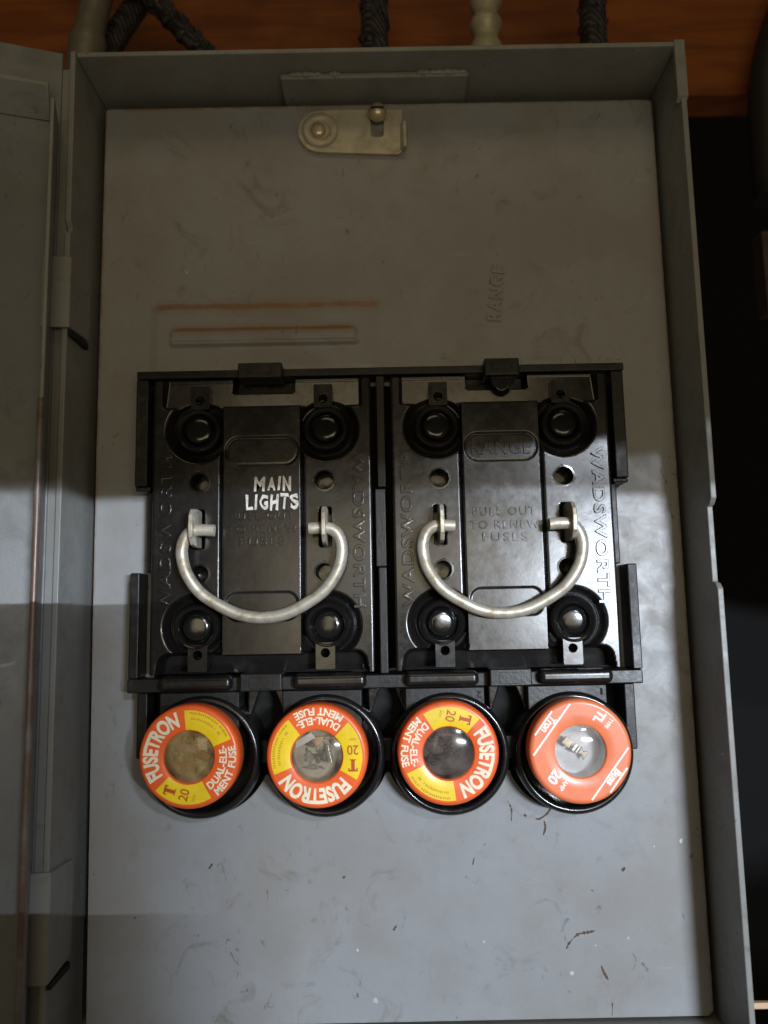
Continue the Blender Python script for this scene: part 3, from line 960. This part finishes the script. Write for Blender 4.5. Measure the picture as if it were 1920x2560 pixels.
# hand painted words on the left block
s = Sh()
for chs, x0, x1, z0, z1, tilt in (('MAIN', -2.6, 8.9, 34.7, 39.3, -1), ('LIGHTS', -4.9, 11.1, 29.2, 34.1, 1)):
    wts = {'M': 1.35, 'I': 0.5, 'L': 0.85}
    tot = sum(wts.get(c, 1.0) for c in chs)
    x = x0
    rr = random.Random(7)
    for c in chs:
        w = (x1 - x0) * wts.get(c, 1.0) / tot
        hh = (z1 - z0) * rr.uniform(0.9, 1.04)
        v, f = text(c, max(w * 0.80, 0.55) if c != 'I' else 0.75, hh, 0.40, 0.12)
        v = [(a + 0.16 * math.sin(b * 2.3 + x) + 0.05 * math.sin(b * 7 + a * 5), b + 0.15 * math.sin(a * 2.7 + x * 3) + 0.06 * math.sin(a * 8 + x), d) for a, b, d in v]
        text_flat(s, (v, f), x + w / 2, (z0 + z1) / 2 + rr.uniform(-0.15, 0.15), 12.52, rr.uniform(-4, 4) + tilt)
        x += w
build('painted_words', s, M['paintwhite'], blk, smooth=0)
s = Sh()
text_flat(s, text('RANGE', 17.6, 4.6, 0.0, 0.6, 0.2, 1.12), 0.0, 46.9, 11.95)
build('name_lettering', s, M['bake'], blk2, smooth=50)

# ------------------------------------------------------------------ plug fuses
SECT = dict(t20=(150, 226), small=(308, 382))
def in_sector(a, lo, hi):
    return ((a - lo) % 360) <= (hi - lo)

def fuse_shell(t, mats, mf, RO=14.0):
    k = RO / 14.0
    lab = build('label_ring', Sh().lathe([(6.9, 17.0), (7.15, 17.9), (7.35, 18.0), (10.0, 18.0), (12.55 * k, 18.0), (12.9 * k, 18.0), (13.4 * k, 17.85), (13.8 * k, 17.35), (14.0 * k, 16.6), (14.0 * k, 12.4), (13.6 * k, 11.4), (12.6 * k, 11.2)],
                                         0, 0, 180, mf=mf), mats, t, smooth=50)
    build('threaded_base', Sh().lathe([(12.7, 11.4), (12.9, 10.5), (12.9, 1.5), (11.0, 0.9), (0.001, 0.9)], 0, 0, 60), M['socket'], t, smooth=50)
    return lab

def glazing(t, glass, filler, depth=12.2):
    cup = build('fuse_chamber', Sh().lathe([(7.1, 17.4), (7.0, depth), (4, depth - 0.2), (0.001, depth - 0.25)], 0, 0, 48), filler, t, smooth=50)
    build('window', Sh().lathe([(7.25, 17.2), (6, 17.6), (4.5, 17.9), (2.5, 18.15), (0.001, 18.25)], 0, 0, 48), glass, t, smooth=60)
    return cup

def fusetron(at, rot, label, glass, filler, tilt=(0, 0)):
    t = thing('plug_fuse', label, 'fuse', at, 'plug fuses in the row of sockets')
    mf = lambda r, a: 1 if (7.25 < r < 12.7 and (in_sector(a, 150, 226) or in_sector(a, 308, 382))) else 0
    lab = fuse_shell(t, [M['red'], M['yellow']], mf)
    H = 18.05
    s = Sh()
    text_arc(s, text('FUSETRON', 19.8, 4.3, 0.42, spacing=1.02), 10.55, 86, H)
    text_arc(s, text('DUAL-ELE-', 12.2, 2.1, 0.3), 9.6, 267, H, True)
    text_arc(s, text('MENT FUSE', 13.8, 2.1, 0.3), 12.1, 267, H, True)
    build('lettering', s, M['cream'], lab, smooth=0)
    s = Sh()
    # a T with slab serifs, built from bars
    for x0, x1, z0, z1 in ((-0.5, 0.5, -1.5, 1.05), (-1.3, 1.3, 1.0, 1.5), (-1.3, -0.95, 0.55, 1.0), (0.95, 1.3, 0.55, 1.0), (-0.9, 0.9, -1.75, -1.45)):
        v = [(x0 - 9.9, H, z0 + 2.6), (x1 - 9.9, H, z0 + 2.6), (x1 - 9.9, H, z1 + 2.6), (x0 - 9.9, H, z1 + 2.6)]
        s.add(v, [(0, 1, 2, 3)])
    text_flat(s, text('20', 3.1, 2.6, 0.1), -9.9, -1.6, H)
    build('rating_print', s, M['redtext'], lab, smooth=0)
    s = Sh()
    text_flat(s, text('AMP', 1.9, 0.7), -9.9, -4.5, H, 0)
    rr = random.Random(3)
    for r_, a0, a1 in ((11.9, 314, 376), (10.4, 318, 372)):
        a = a0
        while a < a1:           # small print too fine to read: short worn ticks
            da = rr.uniform(1.6, 3.4)
            if rr.random() > 0.18:
                p = []
                for rad, an in ((r_ - 0.36, a), (r_ - 0.36, a + da * 0.5), (r_ + 0.36 * rr.uniform(0.2, 1), a + da * 0.5), (r_ + 0.3, a)):
                    p.append((rad * math.cos(R(an)), H, rad * math.sin(R(an))))
                s.add(p, [(0, 1, 2, 3)])
            a += da
    build('small_print', s, M['faint'], lab, smooth=0)
    cup = glazing(t, glass, filler)
    t.rotation_euler = (R(tilt[0]), 0, R(tilt[1]))
    return t, cup, lab

def spin(o, deg):
    # turn a fuse in its socket: rotate about the axis that points at the viewer
    o.rotation_mode = 'XYZ'
    m = Matrix.Rotation(R(deg), 4, Vector((0, -1, 0)))
    tx, tz = o.rotation_euler.x, o.rotation_euler.z
    m2 = Matrix.Rotation(tz, 4, 'Z') @ Matrix.Rotation(tx, 4, 'X') @ m
    o.rotation_euler = m2.to_euler('XYZ')

def lumps(seed, n, r0_, r1_, h0, h1, spread):
    rr = random.Random(seed)
    s = Sh()
    for _ in range(n):
        a, d = rr.uniform(0, 6.28), spread * math.sqrt(rr.random())
        r = rr.uniform(r0_, r1_)
        hh = rr.uniform(h0, h1)
        k = 10
        prof = [(r, 0), (r * 0.9, r * 0.35), (r * 0.55, r * 0.6), (0.001, r * 0.7)]
        q = Sh().lathe(prof, 0, 0, k)
        t, e = rr.uniform(0, 3.14), rr.uniform(0.45, 1.0)
        p1, p2 = rr.uniform(0, 6.28), rr.uniform(0, 6.28)
        out = []
        for x, h, z in q.v:          # stretched, turned and knobbly
            w = 1 + 0.28 * math.sin(3 * math.atan2(z, x) + p1) + 0.15 * math.sin(5 * math.atan2(z, x) + p2)
            x, z = x * w * 1.3, z * w * e
            out.append((x * math.cos(t) - z * math.sin(t) + d * math.cos(a), h + hh, x * math.sin(t) + z * math.cos(t) + d * math.sin(a)))
        s.add(out, q.f)
    return s

# 1: cloudy olive window
t1, cup, lab = fusetron((-53.7, 0, -38.9), 0, 'red and yellow fuse with a cloudy amber window, leftmost in the row', M['cloudglass'], M['amber'], (1.0, -2.0))
build('filler_lump', lumps(5, 30, 0.5, 1.3, 11.8, 13.2, 5.2), M['olive'], cup, smooth=60)
build('fuse_link', Sh().prism([(-1.0, -4.5), (1.2, -5.0), (2.4, 1.5), (2.0, 5.0), (-0.6, 5.0), (0.2, 0.5)], 10, 14.5, 'h'), M['copper'], cup, bevel=0.4)
spin(t1, 74)
# 2: spring and copper tag visible
t2, cup, lab = fusetron((-18.8, 0, -39.4), 180, 'red and yellow fuse showing a coil spring and copper tag in its window', M['smokyglass'], M['greyfill'], (1.0, -1.5))
coil = [(-2.6 - 1.0 * (k / 170) + 0.75 * math.cos(k * 0.55), 14.0 + 0.75 * math.sin(k * 0.55), 2.4 - 4.6 * (1 - k / 170)) for k in range(171)]
build('spring', Sh().tube([(x, h, z) for x, h, z in coil], 0.16, 6), M['solder'], cup, smooth=60)
build('copper_tag', Sh().prism([(-1.3, -4.6), (1.4, -4.6), (1.9, -3.2), (0.4, -2.0), (-1.5, -3.4)], 13, 14.2, 'h'), M['copper'], cup, bevel=0.25)
build('fibre_sheet', Sh().prism([(2.0, -6.0), (6.2, -3.6), (6.4, -1.4), (0.6, -4.4)], 14.3, 15.0, 'h'), M['silverfill'], cup, bevel=0.2)
build('filler_lump', lumps(9, 22, 0.5, 1.5, 11.8, 13.2, 4.5), M['soot'], cup, smooth=60)
spin(t2, 180)
# 3: sooted window
t3, cup, lab = fusetron((16.7, 0, -39.5), 0, 'red and yellow fuse whose window is blackened with soot', M['sootglass'], M['soot'], (0.3, 0.4))
build('filler_lump', lumps(15, 26, 0.5, 1.5, 11.8, 14.6, 6.0), M['soot'], cup, smooth=60)
build('melted_bead', lumps(19, 7, 0.2, 0.45, 14.0, 15.0, 4.0), M['copper'], cup, smooth=60)
spin(t3, -104)
# 4: salmon label with white stripes
t4 = thing('plug_fuse', 'salmon orange fuse with white diagonal stripes and white lettering', 'fuse', (53.2, 0, -39.8), 'plug fuses in the row of sockets')
lab = fuse_shell(t4, [M['salmon']], None, 14.1)
H = 18.05
s = Sh()
def chord(d, w, rmax):
    x = math.sqrt(max(rmax ** 2 - d ** 2, 0))
    s.add([(-x, H, d - w / 2), (x, H, d - w / 2), (x, H, d + w / 2), (-x, H, d + w / 2)], [(0, 1, 2, 3)])
for d in (9.75, -9.75):
    chord(d, 0.52, 13.05)
for d in (12.55, -12.55):
    chord(d, 0.5, 13.2)
text_flat(s, text('Buss', 4.9, 2.1, 0.45, shear=0.1), 0.2, 11.15, H)
text_flat(s, text('Tron', 4.9, 2.1, 0.4, shear=0.1), -0.6, -11.15, H)
text_flat(s, text('TL', 3.5, 2.6, 0.5), -10.6, -1.2, H)
text_flat(s, text('TYPE', 3.1, 1.1, 0.25), -10.8, 1.8, H)
text_flat(s, text('20', 3.8, 3.0, 0.45), 9.8, -1.8, H)
text_flat(s, text('AMP', 3.2, 1.3, 0.3), 10.1, 1.4, H)
build('lettering', s, M['white'], lab, smooth=0)
cup = glazing(t4, M['clearglass'], M['silverfill'], 11.5)
s = Sh().prism([(-0.9, -4.6), (1.3, -4.6), (1.3, -2.0), (-0.9, -2.0)], 13.2, 14.3, 'h')
build('fuse_link', s, M['brass'], cup, bevel=0.2)
s = Sh().prism([(-1.0, -1.4), (1.3, -1.4), (1.2, -0.4), (-0.9, -0.4)], 13.4, 14.5, 'h')
s.prism([(-0.9, -0.2), (1.2, -0.2), (1.1, 0.5), (-0.8, 0.5)], 13.4, 14.4, 'h')
build('solder_joint', s, M['solder'], cup, bevel=0.15)
s = Sh().prism([(-1.3, 0.7), (1.2, 0.7), (0.5, 1.6), (1.5, 3.2), (-1.3, 3.2), (-0.4, 1.6)], 13.0, 14.0, 'h')
build('fuse_link', s, M['brass'], cup, bevel=0.2)
t4.rotation_euler = (0, 0, R(-0.6))
spin(t4, 232)

# ------------------------------------------------------------------ the photographer's phone, just behind the lens
ph = Sh().prism(rrect(-19, 54, -142, 8.5, 9, 8), 237.5, 245.5, 'h')
o = build('phone', ph, M['phone'], smooth=40, bevel=1.5, segs=3)
tag(o, 'black phone held upright in front of the open fuse box', 'phone')
